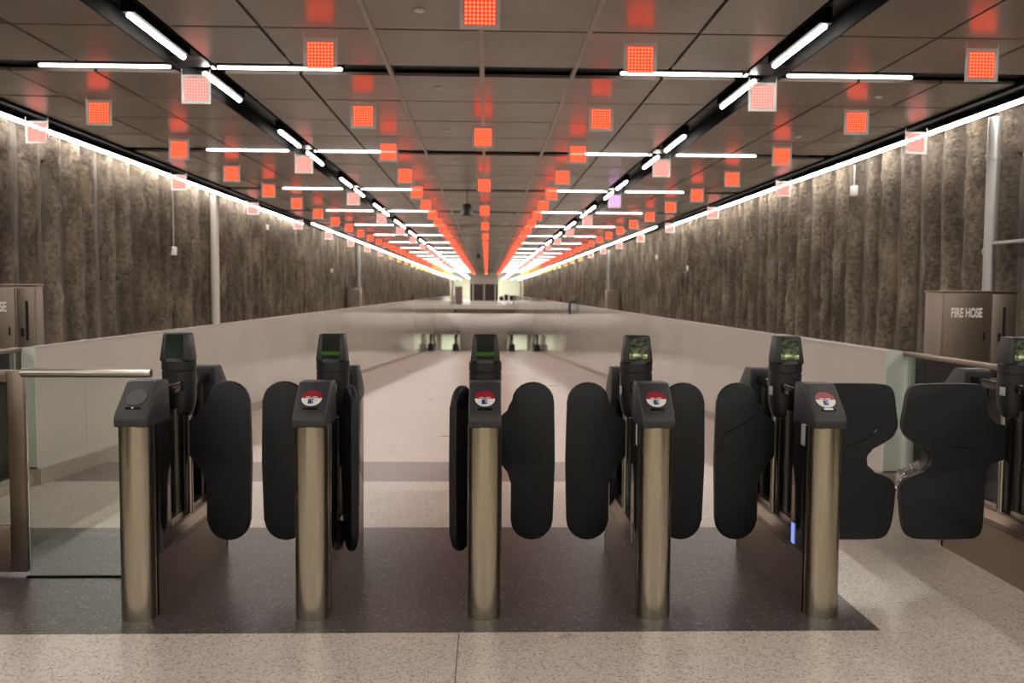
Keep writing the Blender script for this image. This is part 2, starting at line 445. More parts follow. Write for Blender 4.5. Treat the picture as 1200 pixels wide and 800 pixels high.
# ceiling: black void, tiles in rows of four, raised channel runs
def tiles():
    m = MB()
    cols = [(0.016,.860),(.90,1.755),(1.785,2.50),(2.92,3.728),(3.758,4.558),(4.588,5.32)]
    colsx = []
    for a, b in cols: colsx += [(XC+a, XC+b), (XC-b, XC-a)]
    y = 4.5-4.88*3; rows = []
    while y < Y1:
        for k in range(4):
            a = y+.18+k*1.13; rows.append((a+.016, a+1.114))
        y += 4.88
    for (y0, y1) in rows:
        if y0 < Y0 or y1 > Y1: continue
        for (x0, x1) in colsx:
            dz = random.uniform(-.002, .002)
            m.box(x0, x1, y0, y1, H+dz, H+.03+dz)
    m.mi = 1
    y = 4.5-4.88*2
    while y < Y1-1:
        m.faces([(XC-5.33,y-.19,H+.056),(XC+5.33,y-.19,H+.056),(XC+5.33,y+.19,H+.056),(XC-5.33,y+.19,H+.056)], [(0,1,2,3)]); y += 4.88
    m.faces([(XC-5.34,Y0,H+.16),(XC+5.34,Y0,H+.16),(XC+5.34,Y1,H+.16),(XC-5.34,Y1,H+.16)], [(0,1,2,3)])
    return struct(m.build('ceiling', [M_ceil, M_black], smooth=0))
tiles()
n_trim = 6
for x, wd in ((0,.045),(.88,.04),(-.88,.04)):
    m = MB(); m.box(XC+x-wd/2, XC+x+wd/2, Y0, 94, H-.008, H+.05); struct(m.build('trim_%d' % n_trim, M_bar, smooth=0)); n_trim += 1
for sx in (-1, 1):                                   # side walls of the long channels, and the wall valance
    m = MB()
    for e in (2.515, 2.905): m.box(XC+sx*e-.006, XC+sx*e+.006, Y0, Y1, H-.012, H+.16)
    struct(m.build('trim_%d' % n_trim, M_channel, smooth=0)); n_trim += 1
    m = MB()
    m.box(*sorted((XC+sx*5.33, XC+sx*5.35)), Y0, Y1, H-.03, H+.16)
    m.box(*sorted((XC+sx*5.35, sx*6.3)), Y0, Y1, H+.06, H+.1)
    struct(m.build('trim_%d' % n_trim, M_channel, smooth=0)); n_trim += 1

# ---------------------------------------------------------------- tube lights
def tube_proto(kind):
    m = MB()
    if kind == 'cross':
        t = MB(); t.capsule((-.62,0,.0),(.62,0,.0), .016, 8, 2); hs = (-.63,.63,-.045,.045)
    elif kind == 'long':
        t = MB(); t.capsule((0,-.62,0),(0,.62,0), .021, 8, 2); hs = (-.05,.05,-.63,.63)
    else:
        t = MB(); t.capsule((0,-2.44,0),(0,2.44,0), .024, 8, 2); hs = (-.05,.05,-2.43,2.43)
    m.box(hs[0], hs[1], hs[2], hs[3], .018, {'cross': .05, 'long': .142, 'wall': .082}[kind])
    root = m.build('tube_light', M_channel, smooth=0)
    t.build('diffuser', M_tube_dim if kind == 'cross' else M_tube, root)
    return root
tcount = {}
def put_tube(proto, first, loc, label, group):
    o = proto if first else copy_tree(proto)
    o.location = loc; tag(o, label, 'light', group); return o
side = {-1: 'left', 1: 'right'}
pr = {k: tube_proto(k) for k in ('cross', 'long', 'wall')}; used = set()
def T(k, loc, label, group):
    put_tube(pr[k], k not in used, loc, label, group); used.add(k)
slots = [4.5+4.88*k for k in range(-2, 30) if 4.5+4.88*k < Y1-3]
for y in slots:
    k = round((y-4.5)/4.88)
    for sx in (-1, 1):
        for off, io in ((1.95, 'inside'), (3.57, 'outside')):
            if y > 94: continue
            if 0 <= k < 6: lb = 'crosswise tube light %s the %s black channel, %s crosswise line from the front' % (io, side[sx], ORD[k])
            elif k >= 6: lb = 'small distant crosswise tube light %s the %s black channel' % (io, side[sx])
            else: lb = 'crosswise tube light overhead before the gates, %s the %s channel' % (io, side[sx])
            T('cross', (XC+sx*off, y, H+.005), lb, 'crosswise tube lights')
        for dy, nf in ((-.90, 'near'), (.90, 'far')):
            if 0 <= k < 6: lb = 'lengthwise tube light in %s black channel, %s side of the %s crosswise line' % (side[sx], nf, ORD[k])
            elif k >= 6: lb = 'tiny distant dash of white tube light in the %s black channel' % side[sx]
            else: lb = 'lengthwise white tube light overhead in front of the gates in the %s channel' % side[sx]
            T('long', (XC+sx*2.73, y+dy, H+.02), lb, 'lengthwise tube lights')
for sx in (-1, 1):
    k = 0; y = 23.7-4.88*6.5; i = 0
    while y+2.44 < 23.8:
        T('wall', (XC+sx*5.78, y, H-.02), 'stretch of the white light line above the %s concrete wall, nearer run' % side[sx], 'near wall line lights %s' % side[sx]); y += 4.88; i += 1
    y = 23.4+2.44
    while y < Y1-4:
        gap = .5 if i in (14, 20) else 0
        T('wall', (XC+sx*5.42, y, H-.02), 'stretch of the inset white light line along the far %s concrete wall' % side[sx], 'far wall line lights %s' % side[sx])
        y += 4.88+(.55 if abs(y-23.4-4.88*6.5) < 1 else 0); i += 1

# ---------------------------------------------------------------- hanging LED squares
def led_protos():
    out = {}
    m = MB(); a, b, t = .1375, LED/2+.004, .005
    m.box(-a, a, -t, t, -a, -b); m.box(-a, a, -t, t, b, a)
    m.box(-a, -b, -t, t, -b, b); m.box(b, a, -t, t, -b, b)
    for sx in (-1, 1): m.box(sx*(a-.003)-.003, sx*(a-.003)+.003, -.003, .003, a, .19)
    frame = m.build('light_panel', M_acr, smooth=0)
    m = MB(); h = LED/2; m.box(-h, h, -.004, .004, -h, h)
    board = m.build('led_board', LEDM['red'], frame, smooth=0)
    return frame, board
for mm in LEDM.values(): mm.cycles.emission_sampling = 'NONE'
frame0, board0 = led_protos()
frame_lit = frame0.data.copy(); frame_lit.materials.clear(); frame_lit.materials.append(M_acr_lit)
meshes = {'red': board0.data}
for c in LEDM:
    if c != 'red':
        me = board0.data.copy(); me.materials.clear(); me.materials.append(LEDM[c]); meshes[c] = me
firstled = [True]
def LEDsq(x, y, z, col, label, group):
    if firstled[0]: o, b = frame0, board0; firstled[0] = False
    else:
        o = frame0.copy(); COL.objects.link(o); b = board0.copy(); b.parent = o; COL.objects.link(b)
    o.location = (x, y, z); b.data = meshes[col]
    if col in ('backlit', 'purple', 'white'): o.data = frame_lit
    tag(o, label, 'light panel', group)
zs = CZ+1.91
def row(x, ystart, step, yend, where, colf, dz=0):
    y = ystart; i = 0
    while y < yend:
        c = colf(y, i)
        if i < 10: lb = '%s LED square, %s from front in row %s' % ({'red':'glowing red','backlit':'pale pinkish','purple':'lilac glowing','white':'pale white','orange':'glowing orange','yellow':'glowing yellow','green':'greenish','blue':'bluish'}[c], ORD[i], where)
        else: lb = 'distant %s LED square merging into row %s' % ({'backlit':'pinkish'}.get(c, c), where)
        LEDsq(x, y, zs+dz, c, lb, 'LED squares in the row '+where)
        y += step; i += 1
def cC(y, i): return 'red' if y < 62 else ('orange' if y < 80 else ('yellow' if y < 95 else ('green' if y < 112 else 'blue')))
def cD(y, i): return 'backlit' if y < 45 else ('orange' if y < 60 else ('yellow' if y < 85 else ('white' if y < 105 else 'blue')))
row(XC, 2.06, 4.88, 93, 'on the ceiling centre line', lambda y, i: 'red' if y < 85 else 'orange')
for sx in (-1, 1):
    row(XC+sx*1.31, 3.28, 2.44, 92, 'just %s of centre' % side[sx], lambda y, i: 'red' if y < 88 else 'orange')
    row(XC+sx*2.735, 4.55, 4.88, 140, 'under the %s black channel' % side[sx], lambda y, i, sx=sx: 'purple' if (sx > 0 and i == 2) else ('backlit' if y < 70 else 'white'))
    def ro(sx=sx):
        row(XC+sx*4.17, 3.28 if sx > 0 else 5.72, 2.44, 94, 'between %s channel and wall' % side[sx], cC)
        y = 96.0
        while y < 140:
            c = cC(y, 0); LEDsq(XC+sx*4.17, y, zs, c, 'tiny far %s LED square near the end of the row by the %s wall' % (c, side[sx]), 'farthest LED squares beyond the lift %s' % side[sx]); y += 4.88
    ro()
    row(XC+sx*5.46, 6.94, 4.88, 140, 'along the %s wall light line' % side[sx], cD, -.005)

# ---------------------------------------------------------------- ceiling and wall fittings
spk = empty('hanging_speaker', (-.42, 14.4, 3.10), 'black tapered speaker hanging from the ceiling on a rod, nearer one', 'speaker', 'hanging speakers')
m = MB(); m.lathe([(.128,0),(.132,.02),(.10,.235),(.085,.25)], n=20); m.build('housing', M_rubber, spk)
m = MB(); m.tube((0,0,.25),(0,0,H-3.10), .008, 8); m.build('rod', M_channel, spk)
s2 = copy_tree(spk); s2.location = (-.42, 38, 3.10); s2['label'] = 'small distant black speaker hanging from the ceiling over the ramp'
m = MB(); m.lathe([(.01,-.016),(.036,-.013),(.042,-.003),(.042,0)], n=20)
sp = m.build('ceiling_sensor', M_white)
sens = [(-.51,2.69,'the frontmost of the line left of the centre bar'),(-.51,5.14,'just beyond the first crosswise line'),(-.52,7.5,'third from the front left of the centre bar'),(-.52,10.15,'fourth from the front left of the centre bar'),(4.17,5.29,'nearest one on the right side'),(4.17,7.68,'second one on the right side')]
for i, (x, y, t) in enumerate(sens):
    o = sp if i == 0 else sp.copy()
    if i: COL.objects.link(o)
    o.location = (x, y, H-.002); tag(o, 'small round disc on the ceiling, '+t, 'sensor', 'round ceiling discs')

# wall columns, pipes
m = MB(); m.tube((0,0,-.2),(0,0,H-.1), .085, 20)
o = m.build('wall_column', M_column); o.location = (-5.80, 14.75, 0); tag(o, 'white round column standing against the left concrete wall', 'column')
pp = empty('standpipe', (5.80, 5.9, 0), 'thick grey metal pipe running down the right concrete wall behind the hose cabinet', 'pipe')
m = MB(); m.tube((0,0,1.5),(0,0,H-.08), .068, 20); m.build('riser', M_galv, pp)
for z in (2.02, 3.1):
    m = MB(); m.tube((0,0,z-.035),(0,0,z+.035), .078, 20); m.box(-.09,.09,-.02,.02,z-.012,z+.012); m.build('clamp', M_galv, pp)
m = MB(); m.tube((0,0,2.11),(.0,-1.2,2.11), .022, 10); m.build('branch_pipe', M_galv, pp)
for sx, yy in ((-1, 35.5), (1, 37.0)):
    m = MB(); m.tube((0,0,0),(0,0,H-.1), .075, 10); o = m.build('standpipe', M_galv); o.location = (sx*5.80, yy, 0)
    tag(o, 'thin distant pipe running down the %s concrete wall into a brown cabinet' % side[sx], 'pipe')
    c = empty('hose_cabinet', (sx*5.6, yy-2.6, 0), 'distant brown metal cabinet standing at the %s wall behind the balustrade' % side[sx], 'cabinet')
    m = MB(); m.box(-.28,.28,-.25,.25,0,1.62,.01); m.build('body', M_bronze_v, c)
    m = MB(); m.box(-.24,.24,-.262,-.25,.12,1.55); m.build('door', M_cab, c)
def wall_box(x, y, z, top, label):
    r = empty('wall_sensor', (x, y, z), label, 'sensor')
    m = MB(); m.box(-.045,.045,-.055,.055,-.09,.07,.012); m.build('housing', M_white, r)
    if top: m = MB(); m.tube((0,.0,.07),(0,.0,top-z), .011, 8); m.build('conduit', M_galv, r)
wall_box(-5.88, 12.54, 2.25, H-.1, 'small white box with a thin conduit above, on the left concrete wall')
wall_box(5.88, 9.85, 3.18, H-.05, 'small white box with a conduit above, high on the right concrete wall')
for x, y, z, t in ((5.9,26.0,2.75,'tiny white fitting on the right wall, left one of two'),(5.9,21.3,2.24,'tiny white fitting on the right wall, lower one of two'),(-5.9,29.2,2.27,'tiny white fitting low on the distant left wall'),(-5.9,19.6,3.2,'tiny white fitting just under the light line of the left wall')):
    m = MB(); m.box(-.03,.03,-.05,.05,-.07,.07,.01); o = m.build('wall_fitting', M_white); o.location = (x,y,z); tag(o, t, 'fitting')

# fire hose cabinets
def hose_cabinet(x, label, wd=.76, dp=.32, sl=.615):
    r = empty('hose_cabinet', (x, 4.5, 0), label, 'cabinet', 'fire hose cabinets beside the gates')
    m = MB(); m.box(0,wd,.0,dp,0,1.545,.006); m.build('body', M_cab, r)
    m = MB(); m.box(-.012,wd+.012,-.015,dp+.01,1.545,1.56,.004); m.build('top_edge', M_bronze, r)
    m = MB(); m.box(.02,.485,-.012,0,.06,1.525,.003); d = m.build('door', M_cab, r)
    text_mesh('FIRE HOSE', .128, M_letters, 'lettering', d, (.092,-.0135,1.30), (math.pi/2,0,0), .535)
    m = MB(); m.box(.425,.44,-.02,-.012,1.07,1.15); m.build('handle', M_rubber, d)
    m = MB(); m.box(.505,wd-.015,-.012,0,.06,1.525,.003); d = m.build('side_door', M_cab, r)
    m = MB(); m.box(sl,sl+.03,-.0135,-.010,1.02,1.40); m.build('slot', M_rubber, d)
    m = MB(); m.box(sl-.045,sl-.015,-.02,-.012,1.06,1.14); m.build('handle', M_rubber, d)
hose_cabinet(4.505, 'brushed metal cabinet lettered FIRE HOSE at the right edge, behind the rail')
hose_cabinet(-5.0, 'brushed metal hose cabinet cut by the left edge of the photo', .69, .12, .585)

# ---------------------------------------------------------------- balustrades
def balustrade(sx, xin, xout, yend, label):
    r = empty('glass_balustrade', (xin, 2.88, 0), label, 'balustrade')
    ys = [2.88, 3.7, 6.0, 9.4, 13, 17, 22, 28, 34, 40, 48.5]; yy = 56
    while yy < yend: ys.append(yy); yy += 8
    ys.append(yend)
    def kz(y): return fz(y)+(.125 if sx < 0 else .10) if y <= 48.5 else ZL-1.0
    for a, b in zip(ys[:-1], ys[1:]):
        m = MB(); a2 = a+.0015; b2 = b-.0015; y_ = 2.88
        z0 = kz(a); z1 = kz(b) if b <= 48.5 else z0
        x0, x1 = (0, sx*.012)
        vs = [(x0,a2-y_,z0),(x0,b2-y_,z1),(x0,b2-y_,1.058),(x0,a2-y_,1.058),(x1,a2-y_,z0),(x1,b2-y_,z1),(x1,b2-y_,1.058),(x1,a2-y_,1.058)]
        m.faces(vs, [(0,1,2,3),(4,5,6,7),(0,1,5,4),(3,2,6,7),(0,3,7,4),(1,2,6,5)])
        m.build('glass_panel', M_wglass, r, smooth=0)
        if 3 < a < 30:
            m = MB(); m.box(-.012 if sx < 0 else -.0, .012, -.02, .02, 1.056, 1.078, .003); c = m.build('clip', M_white, r); c.location = (sx*.008, a-y_, 0)
    m = MB(); m.box(*sorted((-sx*.004, sx*.035)), 0, yend-2.88, 1.058, 1.072); m.build('top_rail', M_column, r)
    # return at the near end
    m = MB(); m.box(*sorted((0, xout-xin)), -.014, 0, (.125 if sx < 0 else .10), 1.062); m.build('end_panel', M_wglass_edge, r, smooth=0)
    m = MB(); m.box(*sorted((xout-xin, xout-xin+sx*.012)), -.014, 3.0, .1, 1.062); m.build('back_panel', M_wglass_edge, r, smooth=0)
    return r
balustrade(-1, XL, XL-.09, 90, 'long white glass balustrade along the left side of the ramp')
balustrade(1, XR, XR+.17, 100, 'long white glass balustrade along the right side of the ramp')
def clear_rail(x, y0, label):
    r = empty('glass_railing', (x, y0, 0), label, 'railing')
    y = 0
    while y0-y > -5:
        m = MB(); m.box(-.007, .007, -y-1.485, -y, .08, 1.03); m.build('glass_panel', M_glass, r, smooth=0); y += 1.5
    m = MB(); m.box(-.032,.032,-y,.03,1.03,1.065,.008); m.build('handrail', M_bronze_v, r)
clear_rail(XR+.16, 2.83, 'clear glass railing with a bronze cap, in front of the FIRE HOSE cabinet')
clear_rail(XL-.12, 2.83, 'clear glass railing with a bronze cap at the left edge of the photo')

# ---------------------------------------------------------------- end of the ramp and beyond
ZB = -.72
m = MB()
# rounded edge of the far deck across the escalator well
pts = [(54+.69*(1-math.cos(t)) if False else 54.7-.69*math.sin(t)*1.0, ZB+.69*math.cos(t)) for t in [math.pi*i/24 for i in range(25)]]
pts += [(56.5, ZB-.69), (56.5, ZB+.69)]
m.prism(pts, XL+.01, XR-.01, 'x'); struct(m.build('trim_%d' % n_trim, M_whitepaint)); n_trim += 1
m = MB(); m.box(XL+.01, XR-.01, 57.5, 57.7, -7, ZB-.5); struct(m.build('wall_1', M_beige, smooth=0))
m = MB()
m.mi = 0; m.box(-6.4, 6.4, 94, Y1, -.5, 0); m.mi = 1; m.box(XL, XR, 94.2, 94.5, -3, -.5)
m.mi = 0; m.box(-6.4, XL-.25, RAMP0, 94, -.3, -.01); m.box(XR+.25, 6.4, RAMP0, 94, -.3, -.01)
m.mi = 2; m.box(XL, XR, 56.4, 94, -3.2, -3.0)
struct(m.build('trim_%d' % n_trim, [M_whitepaint, M_brownface, M_palewall], smooth=0)); n_trim += 1

def escalator(x0, x1, label):
    r = empty('escalator', ((x0+x1)/2, LAND, ZL), label, 'escalator', 'escalators at the foot of the ramp')
    w2 = (x1-x0)/2
    for sx in (-1, 1):
        X = sx*w2
        # balustrade side: rounded newel then sloping down
        prof = [(0,.12),(0,.62)]+[(.35-.35*math.cos(t), .62+.35*math.sin(t)) for t in [math.pi/2*i/8 for i in range(1,9)]]
        prof += [(1.6,.97),(6.6,-1.95),(6.6,-2.8),(1.6,.1)]
        m = MB(); m.prism(prof, X-.03, X+.03, 'x'); m.build('side_panel', M_tube_steel, r)
        m = MB()
        path = [(.25,.18),(.03,.3),(-.05,.6)]+[(.35-.4*math.cos(t), .62+.4*math.sin(t)) for t in [math.pi/2*i/6 for i in range(1,7)]]+[(1.6,1.02),(6.6,-1.9)]
        for a, b in zip(path[:-1], path[1:]): m.capsule((X,a[0],a[1]),(X,b[0],b[1]), .075, 10)
        m.build('handrail', M_rubber, r)
        m = MB(); m.box(X-.20, X+.20, -.15, 1.5, 0, .18, .04); m.box(X-.17,X+.17,-.08,.5,.16,.50,.06); m.build('skirt', M_rubber, r)
    m = MB(); m.box(-w2+.1, w2-.1, .2, 2.1, 0, .03)
    for k in range(14):
        m.box(-w2+.1, w2-.1, 2.1+k*.36, 2.46+k*.36, -.2-k*.2, -.0-k*.2)
    m.build('step_band', M_galv, r)
    m = MB(); m.box(-w2-.1, w2+.1, -.2, .2, 0, .02); m.build('comb_plate', M_tube_steel, r)
escalator(-3.25, -1.8, 'left escalator with black handrails at the foot of the ramp')
escalator(1.5, 2.98, 'right escalator with black handrails at the foot of the ramp')
m = MB(); m.box(-1.55, 1.25, LAND+1.0, LAND+1.2, ZL, ZL+1.25); struct(m.build('wall_2', M_beige, smooth=0))
for x0, x1, t in ((-3.2,-1.95,'left'),(1.65,2.9,'right')):
    m = MB(); m.box(x0, x1, 57.2, 57.45, -6.5, ZB-.55); o = m.build('wall_panel', M_palewall, smooth=0); tag(o, 'pale green panel closing the well behind the %s escalator' % t, 'panel')

# lift box beyond
lf = empty('lift_lobby', (-.3, 95.5, 0), 'white-topped lift box with dark windows at the far end of the hall', 'lift')
m = MB(); m.box(-1.65,1.65,0,4,2.35,H-.1,.02); m.build('fascia', M_column, lf)
m = MB(); m.box(-1.6,1.6,.1,3.9,.0,.42); m.build('plinth', M_whitepaint, lf)
m = MB(); m.box(-1.6,1.6,.15,3.9,.42,2.35); m.build('core', M_brownface, lf)
for a, b in ((-1.6,-1.35),(-1.2,-.08),(.08,1.2),(1.35,1.6)):
    m = MB(); m.box(a, b, .08, .14, .45, 2.33); m.build('window', M_darkglass, lf)
for a in (-1.275, 0, 1.275):
    m = MB(); m.box(a-.07, a+.07, .0, .12, .42, 2.35); m.build('mullion', M_column, lf)
kb = empty('kiosk', (-3.25, 96, 0), 'narrow brown kiosk left of the lift box at the far end', 'kiosk')
m = MB(); m.box(-.42,.42,0,.8,0,1.95,.02); m.build('body', M_brownface, kb)
m = MB(); m.box(-.46,.46,-.04,.84,1.95,2.05,.02); m.build('cap', M_bronze_v, kb)
def far_seat(x, y, h, label):
    r = empty('chair', (x, y, 0), label, 'chair', 'dark chairs right of the lift box')
    m = MB(); m.box(-.24,.24,-.24,.24,.42,.50,.03); m.build('seat', M_rubber, r)
    m = MB(); m.box(-.24,.24,.2,.27,.5,h,.03); m.build('backrest', M_rubber, r)
    for a in (-.2,.2):
        for b in (-.2,.2):
            m = MB(); m.tube((a,b,0),(a,b,.42), .02, 8); m.build('leg', M_rubber, r)
far_seat(1.75, 98, .95, 'small dark chair nearest the lift box at the far end')
far_seat(2.35, 99, 1.15, 'middle one of the small dark chairs at the far end')
far_seat(2.95, 98.5, 1.05, 'rightmost of the small dark chairs at the far end')
# red extinguishers by the far walls
for i, (x, y) in enumerate(((-5.6, 62), (5.6, 62), (5.6, 75))):
    r = empty('fire_extinguisher', (x, y, 0), 'tiny dark red shape against the distant %s wall%s' % ('left' if x < 0 else 'right', '' if i == 0 else (', nearer one' if i == 1 else ', farther one')), 'extinguisher')
    m = MB(); m.lathe([(.16,0),(.17,.05),(.17,.95),(.12,1.1),(.05,1.2)], n=14); m.build('cylinder', M_redcan, r)
    m = MB(); m.box(-.05,.05,-.12,.05,1.19,1.26,.01); m.build('handle', M_rubber, r)
# small blue cloth on the right balustrade
m = MB()
for k in range(7):
    pass
vs = []; fs = []
n1, n2 = 9, 12
for i in range(n1):
    for j in range(n2):
        u, v = i/(n1-1), j/(n2-1)
        y = (u-.5)*.5*(1-.45*v)
        a = v*.75
        if a < .12: x, z = -.02-.09+a*.9+.0, 1.085+.12*a
        x = .07-min(a, .12)*1.0-.02*math.sin(u*9+v*3) if a < .12 else -.06-.14*math.sin(min(1, (a-.12)*4))*(1-.6*v)-.03*abs(math.sin(u*8+v*5))
        z = 1.20-.05*u if a < .12 else 1.20-(a-.12)*.75-.04*u
        vs.append((x, y+v*.1, z))
for i in range(n1-1):
    for j in range(n2-1): fs.append((i*n2+j, i*n2+j+1, (i+1)*n2+j+1, (i+1)*n2+j))
m.faces(vs, fs)
o = m.build('jacket', M_cloth); o.location = (XR, 27.7, 0)
md = o.modifiers.new('solid', 'SOLIDIFY'); md.thickness = .05; md.offset = 0
tag(o, 'small dark blue cloth draped over the top of the right balustrade', 'cloth')

# ---------------------------------------------------------------- ticket gates
GL = 1.25
def superarc(w2, d, n=16, e=2.4):
    pts = []
    for i in range(n+1):
        t = math.pi*i/n; c, s = math.cos(t), math.sin(t)
        pts.append((-w2*math.copysign(abs(c)**(2/e), c), d-d*abs(s)**(2/e)))
    return pts
def sticker(parent, wide=False):
    s = bpy.data.objects.new  # noqa
    ang = math.radians(42.8)
    def on_face(o):
        o.location = (0, .078, 1.0225); o.rotation_euler = (ang, 0, 0)
    n = 40; R = .047
    def seg(a0, a1, z, name, mt, rr=R):
        m = MB(); pts = [(rr*math.cos(a0+(a1-a0)*k/n), rr*math.sin(a0+(a1-a0)*k/n)) for k in range(n+1)]
        m.prism(pts, z, z+.0006, 'z'); o = m.build(name, mt, parent, smooth=0); on_face(o); return o
    w = seg(math.radians(180), math.radians(360), .0022, 'white_half', M_white)
    rd = seg(math.radians(0), math.radians(180), .0022, 'red_half', M_red)
    m = MB()
    m.box(-.015,-.003,-.033,-.005,.0029,.0034); m.box(-.003,.012,-.012,-.005,.0029,.0034); m.box(-.003,.008,-.033,-.026,.0029,.0034)
    m.prism([(-.003,-.012),(.006,-.02),(-.003,-.028)], .0029, .0034, 'z'); m.box(.006,.010,-.030,-.017,.0029,.0034)
    o = m.build('blue_mark', M_blue, parent, smooth=0); on_face(o)
    m = MB()
    for a, b in ((-.026,-.020),(-.018,-.012),(-.010,-.006),(.004,.009),(.011,.017),(.019,.025)): m.box(a, b, .004, .009, .0029, .0033)
    o = m.build('white_mark', M_white, parent, smooth=0); on_face(o)
    m = MB(); m.box(.014,.027,-.012,-.0105,.0029,.0033); m.box(.014,.024,-.019,-.0175,.0029,.0033); m.box(-.028,-.024,-.013,-.010,.0029,.0033)
    o = m.build('grey_mark', M_greylabel, parent, smooth=0); on_face(o)
def mirror(pts, on): return [(-p[0], p[1]) for p in pts] if on else pts
def arc(cx, cz, rx, rz, a0, a1, n=10): return [(cx+rx*math.cos(math.radians(a0+(a1-a0)*k/n)), cz+rz*math.sin(math.radians(a0+(a1-a0)*k/n))) for k in range(n+1)]
PILL = arc(.254,.945,.111,.101,0,180)+[(.140,.915),(.130,.885),(.112,.868),(.080,.856),(.062,.850),(.050,.838),(.050,.655),(.056,.642),(.075,.628),(.115,.592),(.132,.570),(.139,.545),(.140,.50),(.139,.31)]+arc(.251,.308,.112,.109,180,360)+[(.367,.45),(.3715,.62),(.369,.78)]
BIG = chaikin([(-.575,1.030),(-.52,1.044),(-.22,1.046),(-.165,1.036),(-.152,.97),(-.152,.875),(-.125,.832),(-.062,.824),(-.050,.822),(-.050,.805),(-.050,.65),(-.050,.634),(-.065,.630),(-.115,.618),(-.152,.585),(-.152,.29),(-.165,.215),(-.225,.200),(-.50,.200),(-.570,.212),(-.597,.29),(-.612,.45),(-.608,.51),(-.565,.543),(-.475,.570),(-.438,.625),(-.45,.678),(-.535,.722),(-.595,.762),(-.615,.82),(-.600,.90),(-.592,.975)], 2)
def paddle(parent, side_, kind, ang=0.0, label=None):
    """side_ +1: on the right of the gate.  pivot at (side*.05, .63)"""
    px = side_*.05
    if kind == 'pill': pts = mirror(PILL, side_ < 0)
    else: pts = mirror(BIG, side_ > 0)
    pts = [(p[0]-px, p[1]) for p in pts]
    m = MB(); m.prism(pts, -.019, .019, 'y', .013, 3)
    o = m.build('paddle', M_paddle, parent, smooth=50); o.location = (px, .63, 0); o.rotation_euler = (0, 0, ang)
    # seam line in the face
    m = MB()
    if kind == 'big': path = [(-.50,.80),(-.47,.765),(-.40,.725),(-.36,.705),(-.28,.70),(-.22,.693),(-.185,.665),(-.172,.60),(-.170,.45)]
    else: path = [(.335,.99),(.215,.90),(.175,.83),(.155,.79)]
    if kind == 'big' or label == 'seam':
        if label == 'seam': path = [(.165,1.0),(.148,.93),(.155,.88),(.20,.84),(.27,.80),(.325,.775),(.338,.74),(.338,.68),(.30,.655),(.24,.61),(.205,.56),(.198,.45)]; 
        pp2 = [((p[0] if (kind == 'big') == (side_ < 0) else -p[0])-px, p[1]) for p in path]
        if label == 'seam': pp2 = [(side_*p[0]*1.0-px, p[1]) for p in path]
        for a, b in zip(pp2[:-1], pp2[1:]): m.capsule((a[0],-.0185,a[1]),(b[0],-.0185,b[1]), .0032, 6)
        s = m.build('seam', M_glossblack, o)
    else: m.bm.free()
    m = MB(); m.tube((px,.63,.345),(px,.63,.90), .0135, 14); m.build('pivot_tube', M_tube_steel, parent)
    return o
def pillar(g, rear=False):
    def yv(y): return GL-y if rear else y
    f = superarc(.078, .07, 20, 2.0)
    m = MB(); pts = [(x, yv(y)) for x, y in f]+[(.078, yv(.10)), (-.078, yv(.10))]
    m.prism(pts, 0 if not rear else .0, .90, 'z'); m.build('steel_front' if not rear else 'steel_back', M_steel, g)
    m = MB(); m.box(-.081, .081, *sorted((yv(.075), yv(.265))), .285, .903, .003)
    m.build('side_panel', M_glossblack, g)
    prof = [(.000,.897),(-.003,.935),(.012,.962),(.150,1.087),(.165,1.092),(.262,1.092),(.275,1.08),(.275,.897)]
    prof = [(yv(a), b) for a, b in prof]
    m = MB(); v, fc = m.faces([(-.081,a,b) for a, b in prof]+[(.081,a,b) for a, b in prof],
        [tuple(range(8)), tuple(range(15,7,-1))]+[(i,(i+1)%8,8+(i+1)%8,8+i) for i in range(8)])
    # narrower at the top, rounded front corners
    for vt in m.bm.verts:
        if vt.co.z > 1.05: vt.co.x *= .93
        if abs(yv(vt.co.y) if not rear else GL-vt.co.y) < .02: vt.co.x *= .93
    m.bevel(fc, .008, 3)
    hd = m.build('reader_head' if not rear else 'rear_head', M_plastic2, g, smooth=50)
    return hd
def tower(g, screen, tilt=0):
    m = MB()
    m.lathe([(.045,.858),(.062,.868),(.074,.90),(.083,.945),(.085,.98),(.085,1.098),(.081,1.100),(.081,1.104),(.086,1.106),(.086,1.150),(.082,1.153),(.082,1.156),(.070,1.165)], n=36)
    t = m.build('tower', M_plastic, g, smooth=40); t.location = (0,.63,0)
    m = MB()
    vs = []
    for z, w2, y0, y1 in ((1.15,.078,-.075,.06),(1.297,.064,-.052,.045)):
        vs += [(-w2,y0,z),(w2,y0,z),(w2,y1,z),(-w2,y1,z)]
    v, f = m.faces(vs, [(0,1,2,3),(4,5,6,7),(0,1,5,4),(1,2,6,5),(2,3,7,6),(3,0,4,7)])
    m.bevel(f, .012, 3)
    d = m.build('display_housing', M_plastic, t, smooth=50)
    sl = math.atan2(.023, .147)
    m = MB(); m.prism(round_poly([(-.047,-.058),(.047,-.058),(.043,.058),(-.043,.058)], .008, 4), -.001, .0015, 'y')
    s = m.build('screen', SCREEN[screen], t, smooth=0); s.location = (0, -.0655, 1.232); s.rotation_euler = (-sl, 0, 0)
    m = MB(); m.lathe([(.048*math.cos(a), .026*math.sin(a)) for a in [math.pi/2*i/6 for i in range(6)]]+[(.002,.0262)], n=24, sy=.55)
    b = m.build('lens_dome', M_plastic2, t); b.location = (0, -.062, 1.150)
    # neck column
    m = MB(); m.box(-.045,.045,.575,.685,.345,.87,.01); m.build('neck', M_glossblack, g)
